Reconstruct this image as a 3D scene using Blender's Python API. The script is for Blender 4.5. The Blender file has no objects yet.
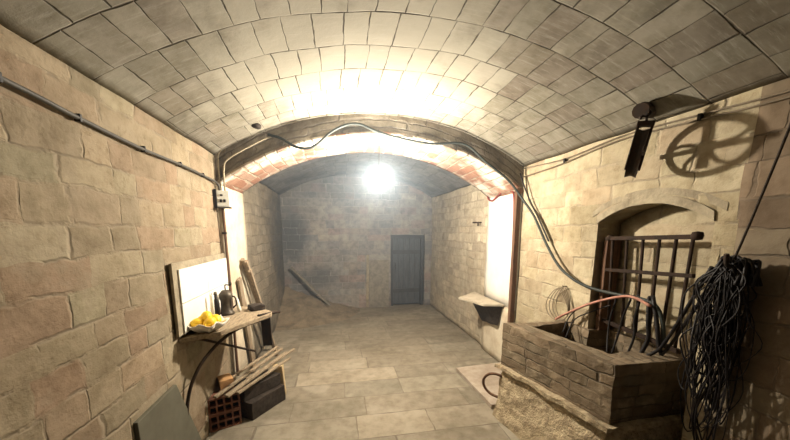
import bpy, bmesh, math, random
from mathutils import Vector, Matrix, noise
random.seed(7)
PI = math.pi
SC = bpy.context.scene
COL = SC.collection

# ------------------------------------------------------------------ materials
class NB:
    def __init__(s, name):
        s.m = bpy.data.materials.new(name); s.m.use_nodes = True
        s.t = s.m.node_tree; s.n = s.t.nodes; s.l = s.t.links
        s.n.clear()
        s.out = s.n.new('ShaderNodeOutputMaterial')
        s.b = s.n.new('ShaderNodeBsdfPrincipled')
        s.l.new(s.b.outputs[0], s.out.inputs[0])
        s.b.inputs['Specular IOR Level'].default_value = 0.25
    def set(s, sock, v):
        if hasattr(v, 'is_linked') or hasattr(v, 'links'): s.l.new(v, sock)
        else: sock.default_value = v
    def math(s, op, a, b=0.0, c=None, clamp=False):
        n = s.n.new('ShaderNodeMath'); n.operation = op; n.use_clamp = clamp
        s.set(n.inputs[0], a); s.set(n.inputs[1], b)
        if c is not None: s.set(n.inputs[2], c)
        return n.outputs[0]
    def sep(s, v):
        n = s.n.new('ShaderNodeSeparateXYZ'); s.set(n.inputs[0], v); return n.outputs
    def comb(s, x, y, z=0.0):
        n = s.n.new('ShaderNodeCombineXYZ')
        for i, v in enumerate((x, y, z)): s.set(n.inputs[i], v)
        return n.outputs[0]
    def noise(s, v, scale, detail=4.0, rough=0.6):
        n = s.n.new('ShaderNodeTexNoise'); s.set(n.inputs['Vector'], v)
        n.inputs['Scale'].default_value = scale; n.inputs['Detail'].default_value = detail; n.inputs['Roughness'].default_value = rough
        return n.outputs['Fac'], n.outputs['Color']
    def white(s, v):
        n = s.n.new('ShaderNodeTexWhiteNoise'); n.noise_dimensions = '3D'; s.set(n.inputs['Vector'], v)
        return n.outputs['Value']
    def mix(s, f, a, b, mode='MIX'):
        n = s.n.new('ShaderNodeMix'); n.data_type = 'RGBA'; n.blend_type = mode
        s.set(n.inputs[0], f); s.set(n.inputs[6], a); s.set(n.inputs[7], b)
        return n.outputs[2]
    def ramp(s, f, stops):
        n = s.n.new('ShaderNodeValToRGB'); s.set(n.inputs[0], f)
        e = n.color_ramp.elements
        while len(e) < len(stops): e.new(0.5)
        for i, (p, c) in enumerate(stops):
            e[i].position = p; e[i].color = (*c, 1)
        return n.outputs[0]
    def smooth(s, v, lo, hi):
        n = s.n.new('ShaderNodeMapRange'); n.interpolation_type = 'SMOOTHSTEP'
        s.set(n.inputs[0], v); n.inputs[1].default_value = lo; n.inputs[2].default_value = hi
        return n.outputs[0]
    def bump(s, h, strength, dist):
        n = s.n.new('ShaderNodeBump'); n.inputs['Strength'].default_value = strength; n.inputs['Distance'].default_value = dist
        s.set(n.inputs['Height'], h); s.l.new(n.outputs[0], s.b.inputs['Normal'])
    def uv(s):
        n = s.n.new('ShaderNodeUVMap'); n.uv_map = 'UVMap'; return n.outputs[0]
    def obj(s):
        return s.n.new('ShaderNodeTexCoord').outputs['Object']

def c4(c): return (*c, 1)

def masonry(name, cols, bw, bh, joint, jw=0.006, shift=1.0, warp=0.012, rough_h=0.5, dirt=(0.5, (0.6, 0.55, 0.5)), bumpd=0.012, v0=0.0,
            smear=0.0, hvar=0.0, soft=0.006, grit=0.0, lime_light=None, dark_spots=(), streak=False, patch=None, split=0.0):
    """Blocks laid in courses along U; sizes in metres. cols: ramp colours picked per block."""
    b = NB(name); uv = b.uv()
    _, wc = b.noise(uv, 3.5, 3)
    wx, wy, _ = b.sep(wc)
    u, v, _ = b.sep(uv)
    _, wc2 = b.noise(uv, 14, 2)
    w2x, w2y, _ = b.sep(wc2)
    u = b.math('ADD', u, b.math('MULTIPLY', b.math('SUBTRACT', wx, 0.5), warp * 4))
    u = b.math('ADD', u, b.math('MULTIPLY', b.math('SUBTRACT', w2x, 0.5), warp))
    v = b.math('ADD', v, b.math('MULTIPLY', b.math('SUBTRACT', wy, 0.5), warp * 3))
    v = b.math('ADD', v, b.math('MULTIPLY', b.math('SUBTRACT', w2y, 0.5), warp))
    if hvar:
        v = b.math('ADD', v, b.math('MULTIPLY', b.math('SINE', b.math('MULTIPLY', v, 2.3 / bh)), hvar * bh))
    vr = b.math('DIVIDE', b.math('SUBTRACT', v, v0), bh)
    row = b.math('FLOOR', vr)
    fv = b.math('SUBTRACT', vr, row)
    rr = b.white(b.comb(row, 3.7, 1.1))
    rr2 = b.white(b.comb(row, 9.2, 4.1))
    ur = b.math('DIVIDE', u, b.math('MULTIPLY', bw, b.math('ADD', 0.8, b.math('MULTIPLY', rr2, 0.4 if shift > 0.5 else 0.12))))
    ur = b.math('ADD', ur, b.math('MULTIPLY', rr, shift))
    # uneven block lengths inside a course
    ur = b.math('ADD', ur, b.math('MULTIPLY', b.math('SINE', b.math('ADD', b.math('MULTIPLY', ur, 2.1), b.math('MULTIPLY', rr2, 20.0))), 0.22 if shift > 0.5 else 0.06))
    colm = b.math('FLOOR', ur)
    fu = b.math('SUBTRACT', ur, colm)
    rid = b.white(b.comb(row, colm, 0.5))
    rid2 = b.white(b.comb(row, colm, 7.5))
    du = b.math('MULTIPLY', b.math('MINIMUM', fu, b.math('SUBTRACT', 1.0, fu)), bw)
    dv = b.math('MULTIPLY', b.math('MINIMUM', fv, b.math('SUBTRACT', 1.0, fv)), bh)
    d = b.math('MINIMUM', du, dv)
    nf, _ = b.noise(uv, 9, 5, 0.65)
    nb, _ = b.noise(uv, 45, 4, 0.7)
    big, _ = b.noise(uv, 1.3, 4, 0.6)
    jn, _ = b.noise(uv, 5, 2)
    jwid = b.math('MULTIPLY', b.math('SUBTRACT', b.math('MULTIPLY', b.smooth(jn, 0.3, 0.75), 1.6), 0.1), jw)
    face = b.smooth(b.math('SUBTRACT', d, jwid), -0.003, soft)
    n = len(cols)
    col = b.ramp(rid, [((i + 0.5) / n, c) for i, c in enumerate(cols)])
    val = b.math('ADD', 0.86, b.math('MULTIPLY', rid2, 0.28))
    hv = b.n.new('ShaderNodeHueSaturation'); b.set(hv.inputs['Value'], val); b.set(hv.inputs['Color'], col); col = hv.outputs[0]
    col = b.mix(b.smooth(nf, 0.35, 0.75), col, b.mix(0.75, col, c4(dirt[1]), 'MULTIPLY'))
    col = b.mix(b.math('MULTIPLY', b.smooth(big, 0.42, 0.72), dirt[0]), col, b.mix(1.0, col, c4(dirt[1]), 'MULTIPLY'))
    if streak:
        sn, _ = b.noise(b.comb(b.math('MULTIPLY', b.sep(uv)[0], 2.0), b.math('MULTIPLY', b.sep(uv)[1], 16.0)), 2.2, 5, 0.75)
        col = b.mix(b.math('MULTIPLY', b.smooth(sn, 0.5, 0.72), 0.55), col, c4(streak))
    if lime_light:       # limy bloom on the crown tiles, plus painted brightness near the bulb
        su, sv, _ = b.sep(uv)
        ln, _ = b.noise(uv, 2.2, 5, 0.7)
        e = b.math('POWER', b.math('DIVIDE', b.math('SUBTRACT', su, lime_light[0][0]), lime_light[1][0]), 2.0)
        e = b.math('ADD', e, b.math('POWER', b.math('DIVIDE', b.math('SUBTRACT', sv, lime_light[0][1]), lime_light[1][1]), 2.0))
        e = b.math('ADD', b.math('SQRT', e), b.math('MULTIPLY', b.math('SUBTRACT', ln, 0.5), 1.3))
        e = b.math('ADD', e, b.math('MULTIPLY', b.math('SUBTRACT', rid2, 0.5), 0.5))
        col = b.mix(b.math('MULTIPLY', b.math('SUBTRACT', 1.0, b.smooth(e, 0.55, 1.1)), 0.75), col, c4(lime_light[2]))
    for (cu, cv, ru, rv, f) in dark_spots:  # noise-edged ellipses mixed towards dark grey
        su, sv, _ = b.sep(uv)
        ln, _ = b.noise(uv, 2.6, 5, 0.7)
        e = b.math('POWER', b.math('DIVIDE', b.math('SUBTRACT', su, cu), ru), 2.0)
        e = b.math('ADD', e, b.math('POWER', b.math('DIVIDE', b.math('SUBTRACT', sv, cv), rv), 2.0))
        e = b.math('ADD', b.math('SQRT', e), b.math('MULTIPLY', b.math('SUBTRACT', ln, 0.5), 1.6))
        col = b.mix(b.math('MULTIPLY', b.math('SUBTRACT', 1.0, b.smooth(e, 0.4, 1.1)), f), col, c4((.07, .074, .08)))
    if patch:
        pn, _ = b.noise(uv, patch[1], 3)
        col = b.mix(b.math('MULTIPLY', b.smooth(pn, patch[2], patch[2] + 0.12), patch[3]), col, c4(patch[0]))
    if grit:
        gn, _ = b.noise(uv, 22, 5, 0.75)
        gm, _ = b.noise(uv, 2.6, 3)
        col = b.mix(b.math('MULTIPLY', b.math('MULTIPLY', b.smooth(gn, 0.5, 0.7), b.smooth(gm, 0.4, 0.6)), grit), col, b.mix(1.0, col, c4((.62, .58, .52)), 'MULTIPLY'))
        pn2, _ = b.noise(uv, 3.4, 5, 0.7)
        col = b.mix(b.math('MULTIPLY', b.smooth(pn2, 0.52, 0.66), grit * .6), col, c4(joint))
    jmask = face
    if smear:
        sm, _ = b.noise(uv, 4.2, 4)
        jmask = b.math('MAXIMUM', face, b.math('MULTIPLY', b.smooth(sm, 0.40, 0.56), smear))
    col = b.mix(jmask, c4(joint), col)
    b.l.new(col, b.b.inputs['Base Color'])
    b.b.inputs['Roughness'].default_value = 0.9
    h = b.math('ADD', b.math('MULTIPLY', jmask, 0.7), b.math('ADD', b.math('MULTIPLY', nf, rough_h), b.math('MULTIPLY', nb, 0.25 * rough_h)))
    h = b.math('ADD', h, b.math('MULTIPLY', rid2, 0.25))
    b.bump(h, 0.8, bumpd)
    return b.m

def plain(name, col, col2=None, scale=8, rough=0.8, metal=0.0, bump=0.3, dist=0.005, stretch=None, spec=0.25, lo=0.35, hi=0.7):
    b = NB(name); v = b.obj()
    if stretch:
        x, y, z = b.sep(v)
        v = b.comb(b.math('MULTIPLY', x, stretch[0]), b.math('MULTIPLY', y, stretch[1]), b.math('MULTIPLY', z, stretch[2]))
    f, _ = b.noise(v, scale, 6, 0.65)
    f2, _ = b.noise(v, scale * 5, 3, 0.6)
    if col2 is None: col2 = tuple(x * 0.65 for x in col)
    b.l.new(b.mix(b.smooth(f, lo, hi), c4(col), c4(col2)), b.b.inputs['Base Color'])
    b.b.inputs['Roughness'].default_value = rough; b.b.inputs['Metallic'].default_value = metal
    b.b.inputs['Specular IOR Level'].default_value = spec
    if bump: b.bump(b.math('ADD', f, b.math('MULTIPLY', f2, 0.5)), bump, dist)
    return b.m

M = {}
M['wall'] = masonry('tan_blocks', [(.27, .22, .15), (.31, .258, .175), (.265, .19, .13), (.285, .25, .17), (.24, .175, .12), (.315, .268, .187)], 0.30, 0.148, (.25, .205, .145),
                    0.0022, hvar=0.07, warp=0.018, smear=0.95, grit=0.9, soft=0.012, rough_h=1.0, bumpd=0.013, dirt=(0.55, (.62, .58, .52)))
M['wall_r'] = masonry('cream_blocks', [(.42, .36, .24), (.46, .40, .28), (.39, .31, .21), (.43, .37, .255)], 0.30, 0.15, (.33, .275, .195),
                      0.0026, hvar=0.07, warp=0.018, smear=0.9, grit=0.8, soft=0.012, rough_h=1.0, bumpd=0.014, dirt=(0.5, (.62, .58, .52)))
M['wall_rn'] = masonry('brown_blocks', [(.19, .145, .10), (.22, .165, .115), (.17, .125, .085), (.205, .165, .115)], 0.34, 0.16, (.14, .11, .08),
                      0.004, hvar=0.1, warp=0.016, smear=0.6, bumpd=0.014, dirt=(0.5, (.62, .58, .52)))
M['wall_far'] = masonry('grey_blocks', [(.32, .29, .255), (.275, .265, .25), (.345, .30, .255), (.24, .235, .23), (.32, .25, .22)], 0.30, 0.15, (.30, .285, .265),
                        0.005, hvar=0.1, warp=0.016, smear=0.8, bumpd=0.014, dirt=(0.9, (.42, .44, .47)), patch=((.15, .155, .16), 1.1, 0.54, 0.6), dark_spots=((-.95, 1.55, .45, .65, .85), (-.35, .75, .45, .3, .6), (.1, 2.75, 1.6, .5, .5)))
M['wall_far_r'] = masonry('pale_small_blocks', [(.52, .46, .35), (.48, .41, .30), (.56, .50, .38), (.43, .37, .28)], 0.22, 0.13, (.38, .32, .24),
                          0.008, hvar=0.1, warp=0.022, smear=0.6, bumpd=0.02, dirt=(0.6, (.55, .52, .48)))
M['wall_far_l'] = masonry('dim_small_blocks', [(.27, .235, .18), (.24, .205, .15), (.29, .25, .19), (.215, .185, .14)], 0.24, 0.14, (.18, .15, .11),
                          0.006, hvar=0.1, warp=0.022, smear=0.7, bumpd=0.022, grit=.5, rough_h=.8, dirt=(0.6, (.55, .52, .48)), dark_spots=((15.9, 1.5, 1.3, 1.4, .75),))  # darker towards the far corner
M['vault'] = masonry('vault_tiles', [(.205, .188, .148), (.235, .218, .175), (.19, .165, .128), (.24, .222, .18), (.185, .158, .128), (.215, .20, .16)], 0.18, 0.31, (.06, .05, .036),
                     0.0035, shift=0.28, warp=0.005, smear=0.0, soft=0.004, bumpd=0.009, v0=1.884, dirt=(0.6, (.60, .57, .50)), streak=(.34, .325, .28), lime_light=((-.15, 2.45), (1.15, 1.25), (.36, .335, .27)))
M['vault_far'] = masonry('sooty_vault', [(.20, .20, .205), (.24, .238, .235), (.17, .175, .18), (.215, .21, .20)], 0.22, 0.30, (.12, .12, .12),
                         0.005, shift=0.3, warp=0.012, smear=0.6, bumpd=0.009, dirt=(0.9, (.5, .52, .56)))
M['soffit'] = masonry('arch_bricks', [(.29, .15, .10), (.33, .20, .14), (.25, .125, .08), (.35, .24, .18)], 0.26, 0.12, (.34, .28, .21),
                      0.010, warp=0.02, bumpd=0.01, dirt=(0.3, (.7, .6, .55)), patch=((.72, .68, .60), 1.6, 0.49, 0.8))
M['floor'] = masonry('floor_slabs', [(.29, .255, .195), (.32, .28, .215), (.27, .24, .185), (.30, .27, .21)], 0.95, 0.345, (.15, .125, .095),
                     0.004, warp=0.006, smear=0.25, bumpd=0.005, rough_h=0.5, v0=2.78 - 0.345 * 3, dirt=(0.8, (.62, .60, .56)), patch=((.38, .34, .27), 2.0, 0.56, 0.55))
M['rim'] = masonry('well_bricks', [(.20, .155, .105), (.24, .185, .125), (.175, .135, .09), (.22, .18, .125)], 0.30, 0.075, (.12, .095, .068),
                   0.004, warp=0.02, smear=0.75, bumpd=0.02, rough_h=0.9, dirt=(0.6, (.6, .55, .5)), patch=((.36, .29, .2), 7, 0.55, 0.5))
M['rubble'] = plain('rough_render', (.50, .41, .27), (.26, .20, .13), 14, 0.95, bump=0.9, dist=0.03)
M['face'] = masonry('arch_face_stones', [(.30, .265, .21), (.26, .22, .165), (.34, .305, .25), (.22, .19, .15)], 0.55, 0.075, (.13, .11, .085),
                    0.004, warp=0.02, smear=0.6, grit=.8, soft=.01, rough_h=.9, bumpd=0.02, dirt=(.7, (.5, .46, .42)))
M['white'] = plain('whitewash', (.78, .76, .70), (.70, .67, .60), 4, 0.9, bump=0.3, dist=0.006)
M['cream'] = plain('cream_plaster', (.62, .56, .44), (.48, .40, .29), 5, 0.92, bump=0.6, dist=0.012)
M['mould'] = plain('grey_moulding', (.36, .31, .22), (.22, .185, .13), 7, 0.92, bump=0.8, dist=0.014)
M['grey_slab'] = plain('grey_green_stone', (.125, .118, .088), (.10, .094, .07), 5, 0.9, bump=0.25, dist=0.004)
M['pale_slab'] = plain('pale_dusty_stone', (.46, .40, .33), (.30, .245, .19), 4, 0.9, bump=0.4, dist=0.006)
M['ledge'] = plain('ledge_stone', (.46, .41, .32), (.32, .275, .21), 6, 0.9, bump=0.5, dist=0.01)
M['tile'] = plain('white_tile', (.82, .80, .74), (.76, .73, .66), 3, 0.45, bump=0.05, spec=0.4)
M['iron'] = plain('dark_iron', (.035, .03, .027), (.06, .035, .022), 14, 0.65, 0.5, bump=0.5, dist=0.004)
M['rust'] = plain('rusty_iron', (.042, .025, .017), (.02, .014, .011), 12, 0.8, 0.3, bump=0.6, dist=0.004)
M['brownwood'] = plain('brown_wood', (.16, .085, .05), (.08, .045, .03), 10, 0.75, bump=0.5, dist=0.005, stretch=(5, 5, .7))
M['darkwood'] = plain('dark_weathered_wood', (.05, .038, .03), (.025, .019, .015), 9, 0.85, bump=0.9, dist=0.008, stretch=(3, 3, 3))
M['wood'] = plain('grey_weathered_wood', (.36, .29, .20), (.20, .15, .10), 9, 0.85, bump=0.6, dist=0.005, stretch=(6, 1.2, 6))
M['pole'] = plain('weathered_pole', (.34, .27, .19), (.19, .14, .095), 9, 0.85, bump=0.6, dist=0.005, stretch=(6, 6, .8))
M['palewood'] = plain('pale_split_wood', (.62, .49, .29), (.45, .33, .19), 10, 0.8, bump=0.4)
M['redbrick'] = plain('hollow_red_brick', (.22, .10, .065), (.14, .065, .045), 10, 0.9, bump=0.4)
M['hole_shade'] = plain('painted_hole_dark', (.02, .016, .013), (.03, .022, .018), 8, 0.95, bump=0)  # painted shade for the inside of the brick cells
M['orangebrick'] = plain('orange_brick', (.62, .36, .16), (.5, .28, .13), 10, 0.9, bump=0.4)
M['cable'] = plain('grey_green_cable', (.04, .047, .042), (.028, .033, .03), 12, 0.55, bump=0.1)
M['black'] = plain('black_rubber', (.010, .009, .010), (.018, .015, .015), 12, 0.5, bump=0.1)
M['redcable'] = plain('dark_red_cable', (.22, .035, .03), (.14, .025, .02), 12, 0.5, bump=0.1)
M['pink'] = plain('faded_red_hose', (.46, .23, .17), (.34, .15, .11), 12, 0.6, bump=0.1)
M['conduit'] = plain('grey_conduit', (.085, .078, .066), (.055, .05, .043), 9, 0.6, bump=0.15)
M['wire'] = plain('old_wire', (.20, .16, .11), (.12, .095, .065), 9, 0.7, bump=0.1)
M['plastic'] = plain('offwhite_plastic', (.66, .66, .60), (.58, .57, .51), 6, 0.5, bump=0.05, spec=0.4)
M['lemon'] = plain('lemon_skin', (.88, .60, .03), (.80, .46, .02), 7, 0.5, bump=0.25, dist=0.003, spec=0.4)
M['paper'] = plain('white_crumpled_paper', (.80, .76, .68), (.70, .62, .52), 9, 0.8, bump=0.5, dist=0.006)
M['tin'] = plain('tarnished_metal', (.13, .11, .085), (.06, .05, .04), 9, 0.5, 0.6, bump=0.3)
M['wax'] = plain('white_wax', (.82, .79, .70), (.78, .74, .64), 5, 0.5, bump=0.05)
M['door'] = plain('grey_door_wood', (.085, .09, .10), (.05, .053, .06), 7, 0.85, bump=0.5, dist=0.006, stretch=(5, 5, .8))
M['frame'] = plain('dark_door_frame', (.05, .05, .052), (.035, .034, .035), 7, 0.85, bump=0.4)
M['earth'] = plain('brown_earth', (.30, .24, .165), (.17, .14, .10), 5, 0.97, bump=1.0, dist=0.05)
M['board'] = plain('grey_board', (.26, .235, .19), (.16, .145, .12), 6, 0.9, bump=0.4, stretch=(2, 2, 2))
M['water'] = plain('dark_water', (.01, .012, .012), (.014, .015, .014), 3, 0.08, bump=0)
def glow():
    b = NB('lit_bulb_glass'); e = b.b
    e.inputs['Base Color'].default_value = (1, .95, .85, 1)
    e.inputs['Emission Color'].default_value = (1, .90, .74, 1)
    e.inputs['Emission Strength'].default_value = 760
    return b.m
M['glow'] = glow()

# ------------------------------------------------------------------ mesh helpers
def link(name, bm, mat, parent=None, smooth=False, mats=None):
    me = bpy.data.meshes.new(name); bm.normal_update(); bm.to_mesh(me); bm.free()
    o = bpy.data.objects.new(name, me); COL.objects.link(o)
    for m in (mats or [mat]): me.materials.append(m)
    if smooth:
        for p in me.polygons: p.use_smooth = True
    if parent:
        o.parent = parent
        o.location = -Vector(parent.location) if False else (0, 0, 0)
        o.matrix_parent_inverse = Matrix.Translation(parent.location).inverted()
    return o
def tag(o, label=None, cat=None, group=None, kind=None):
    if label: o['label'] = label
    if cat: o['category'] = cat
    if group: o['group'] = group
    if kind: o['kind'] = kind
    return o
def thing(name, label, cat, loc, group=None):
    o = bpy.data.objects.new(name, None); COL.objects.link(o); o.location = loc
    o.empty_display_size = 0.05
    return tag(o, label, cat, group)
def bev(o, w=0.004, seg=2):
    m = o.modifiers.new('Bevel', 'BEVEL'); m.width = w; m.segments = seg; m.limit_method = 'ANGLE'; return o
def box(bm, c, s, R=None):
    r = bmesh.ops.create_cube(bm, size=1.0)
    mat = Matrix.Translation(c) @ (R.to_4x4() if R else Matrix.Identity(4)) @ Matrix.Diagonal((*s, 1))
    bmesh.ops.transform(bm, matrix=mat, verts=r['verts']); return r['verts']
def newbox(c, s, R=None):
    bm = bmesh.new(); box(bm, c, s, R); return bm
def beam_between(a, b, w, h, up=(0, 0, 1)):
    a, b = Vector(a), Vector(b); d = (b - a); L = d.length; d.normalize()
    s = d.cross(Vector(up)).normalized(); u = s.cross(d)
    R = Matrix((s, d, u)).transposed()
    bm = bmesh.new(); box(bm, (a + b) / 2, (w, L, h), R); return bm
def rough(bm, amp, sc, cuts=3, seed=0):
    bmesh.ops.subdivide_edges(bm, edges=bm.edges[:], cuts=cuts, use_grid_fill=True)
    for v in bm.verts:
        n = noise.noise_vector(v.co * sc + Vector((seed, seed * 2, 0)))
        v.co += n * amp
    return bm
def prism(poly, z0, z1, bm=None):
    bm = bm or bmesh.new()
    lo = [bm.verts.new((x, y, z0)) for x, y in poly]; hi = [bm.verts.new((x, y, z1)) for x, y in poly]
    n = len(poly)
    for i in range(n): bm.faces.new((lo[i], lo[(i + 1) % n], hi[(i + 1) % n], hi[i]))
    bm.faces.new(hi); bm.faces.new(lo[::-1])
    bmesh.ops.recalc_face_normals(bm, faces=bm.faces[:])
    return bm
def crom(pts, k=8):
    P = [Vector(p) for p in pts]
    if len(P) < 3: return P
    P = [P[0] * 2 - P[1]] + P + [P[-1] * 2 - P[-2]]
    out = []
    for i in range(1, len(P) - 2):
        a, b, c, d = P[i - 1:i + 3]
        for j in range(k):
            t = j / k
            out.append(0.5 * ((2 * b) + (c - a) * t + (2 * a - 5 * b + 4 * c - d) * t * t + (-a + 3 * b - 3 * c + d) * t ** 3))
    out.append(P[-2]); return out
def tube(bm, pts, r, seg=8, smooth=True, closed=False, k=8):
    P = crom(pts, k) if smooth else [Vector(p) for p in pts]
    n = len(P); rings = []
    u = None
    for i, p in enumerate(P):
        if closed: d = P[(i + 1) % n] - P[i - 1]
        else: d = P[min(i + 1, n - 1)] - P[max(i - 1, 0)]
        if d.length < 1e-9: d = Vector((0, 0, 1))
        d.normalize()
        if u is None:
            u = d.orthogonal().normalized()
        else:
            u = (u - d * u.dot(d))
            u = u.normalized() if u.length > 1e-6 else d.orthogonal().normalized()
        w = d.cross(u)
        rr = r(i / (n - 1)) if callable(r) else r
        rings.append([bm.verts.new(p + (u * math.cos(a) + w * math.sin(a)) * rr) for a in [2 * PI * q / seg for q in range(seg)]])
    m = n if closed else n - 1
    for i in range(m):
        A, B = rings[i], rings[(i + 1) % n]
        for q in range(seg):
            f = bm.faces.new((A[q], A[(q + 1) % seg], B[(q + 1) % seg], B[q])); f.smooth = True
    if not closed:
        bm.faces.new(rings[0][::-1]); bm.faces.new(rings[-1])
    return bm
def lathe(bm, prof, c, seg=24, axis=None):
    rings = []
    R = Vector((0, 0, 1)).rotation_difference(Vector(axis)).to_matrix() if axis is not None else Matrix.Identity(3)
    for r, z in prof:
        if r < 1e-6: rings.append([bm.verts.new(Vector(c) + R @ Vector((0, 0, z)))])
        else: rings.append([bm.verts.new(Vector(c) + R @ Vector((r * math.cos(2 * PI * q / seg), r * math.sin(2 * PI * q / seg), z))) for q in range(seg)])
    for A, B in zip(rings, rings[1:]):
        for q in range(seg):
            a = [A[q % len(A)], A[(q + 1) % seg % len(A)], B[(q + 1) % seg % len(B)], B[q % len(B)]]
            v = []
            for x in a:
                if x not in v: v.append(x)
            if len(v) > 2:
                f = bm.faces.new(v); f.smooth = True
    bmesh.ops.recalc_face_normals(bm, faces=bm.faces[:])
    return bm
def single(name, bm, mat, label, cat, group=None, smooth=False):
    return tag(link(name, bm, mat, None, smooth), label, cat, group)

# ------------------------------------------------------------------ room shell
XL, XR, XC = -1.14, 2.12, 0.49
HALF = 1.63
ZS, ZC = 2.46, 2.92                      # springing and crown of the barrel vault
def arc(zs, zc, half):
    rise = zc - zs; r = (half * half + rise * rise) / (2 * rise)
    return lambda x: zs + math.sqrt(max(r * r - (x - XC) ** 2, 0)) - (r - rise), r
VZ, VR = arc(ZS, ZC, HALF)
RZ, RR = arc(2.17, 2.72, HALF)
Y0, YA, YB, YF = -2.2, 3.42, 4.2, 7.0

def sheet(name, rows, uvs, mat, kind='structure', amp=0.006, sc=3.0, flip=False, thick=0.08, smooth=True):
    """rows: grid of points; uvs: matching grid of (u,v). Gets real thickness away from the room."""
    bm = bmesh.new(); L = bm.loops.layers.uv.new('UVMap')
    V = []
    for r in rows:
        V.append([bm.verts.new(Vector(p) + (noise.noise_vector(Vector(p) * sc) * amp)) for p in r])
    for i in range(len(rows) - 1):
        for j in range(len(rows[0]) - 1):
            q = [(i, j), (i, j + 1), (i + 1, j + 1), (i + 1, j)]
            if flip: q = q[::-1]
            f = bm.faces.new([V[a][b_] for a, b_ in q])
            for lp, (a, b_) in zip(f.loops, q): lp[L].uv = uvs[a][b_]
            f.smooth = smooth
    o = link(name, bm, mat); tag(o, kind=kind)
    if thick:
        m = o.modifiers.new('Solidify', 'SOLIDIFY'); m.thickness = thick; m.offset = -1
    return o
def lin(a, b, n): return [a + (b - a) * i / n for i in range(n + 1)]

# floor
xs, ys = lin(XL - 0.1, XR + 0.45, 40), lin(Y0 - 0.1, YF + 0.2, 100)
sheet('floor', [[(x, y, 0) for x in xs] for y in ys], [[(x + 0.01, y) for x in xs] for y in ys], M['floor'], amp=0.003, sc=2)
# left walls
ys, zs = lin(Y0, YA + 0.3, 70), lin(0, ZS + 0.03, 36)
sheet('wall_left', [[(XL, y, z) for y in ys] for z in zs], [[(y, z) for y in ys] for z in zs], M['wall'], amp=0.012)
ys = lin(YB - 0.3, YF + 0.05, 40)
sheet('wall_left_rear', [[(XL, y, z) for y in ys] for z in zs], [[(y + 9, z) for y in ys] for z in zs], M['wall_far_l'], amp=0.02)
ys = lin(YB - 0.3, YF + 0.05, 40)
sheet('wall_right_rear', [[(XR, y, z) for y in ys] for z in zs], [[(y + 5, z) for y in ys] for z in zs], M['wall_far_r'], amp=0.02, flip=True)
# right wall with the arched recess of the well
A0, A1, AZS, AZC = 1.47, 2.30, 1.80, 1.93
AC = (A0 + A1) / 2; AH = (A1 - A0) / 2
ar = (AH ** 2 + (AZC - AZS) ** 2) / (2 * (AZC - AZS))
def azl(y): return AZS + math.sqrt(max(ar * ar - (y - AC) ** 2, 0)) - (ar - (AZC - AZS))
bm = bmesh.new(); UVL = bm.loops.layers.uv.new('UVMap')
def wq(pts, uvs, flip=False):
    q = list(zip(pts, uvs))
    if flip: q = q[::-1]
    f = bm.faces.new([bm.verts.new(Vector(p) + noise.noise_vector(Vector(p) * 3) * 0.01) for p, _ in q])
    for lp, (_, t) in zip(f.loops, q): lp[UVL].uv = t
    f.smooth = True
def wstrip(y0, y1, z0a, z0b, z1, x=XR, n=12):
    for i in range(n):
        def zz(t, lo): return lo + (z1 - lo) * t
        t0, t1 = i / n, (i + 1) / n
        p = [(x, y0, zz(t0, z0a)), (x, y0, zz(t1, z0a)), (x, y1, zz(t1, z0b)), (x, y1, zz(t0, z0b))]
        wq(p, [(a[1] + 3, a[2]) for a in p])
ylist = lin(1.36, A0, 3) + lin(A0, A1, 20)[1:] + lin(A1, YA + 0.3, 16)[1:]
for a, b_ in zip(ylist, ylist[1:]):
    if a >= A0 - 1e-6 and b_ <= A1 + 1e-6: wstrip(a, b_, azl(a), azl(b_), ZS + 0.03, n=6)
    else: wstrip(a, b_, 0, 0, ZS + 0.03, n=16)
XB = 2.335
for a, b_ in zip(lin(A0, A1, 20), lin(A0, A1, 20)[1:]):      # soffit and back of the recess
    p = [(XR, a, azl(a)), (XR, b_, azl(b_)), (XB, b_, azl(b_)), (XB, a, azl(a))]
    wq(p, [(q[0], q[1]) for q in p], True)
    for i in range(12):
        t0, t1 = i / 12, (i + 1) / 12
        p = [(XB, a, azl(a) * t0), (XB, a, azl(a) * t1), (XB, b_, azl(b_) * t1), (XB, b_, azl(b_) * t0)]
        wq(p, [(q[1] + 7, q[2]) for q in p])
for yy, fl in ((A0, True), (A1, False)):
    for i in range(12):
        t0, t1 = AZS * i / 12, AZS * (i + 1) / 12
        p = [(XR, yy, t0), (XR, yy, t1), (XB, yy, t1), (XB, yy, t0)]
        wq(p, [(q[0], q[2]) for q in p], fl)
bmesh.ops.remove_doubles(bm, verts=bm.verts[:], dist=0.0005)
wr = tag(link('wall_right', bm, M['wall_r']), kind='structure')
ys, zs = lin(Y0, 1.37, 60), lin(0, ZS + 0.03, 36)
sheet('wall_right_front', [[(XR, y, z) for y in ys] for z in zs], [[(y + 13, z) for y in ys] for z in zs], M['wall_rn'], amp=0.012, flip=True)
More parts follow.
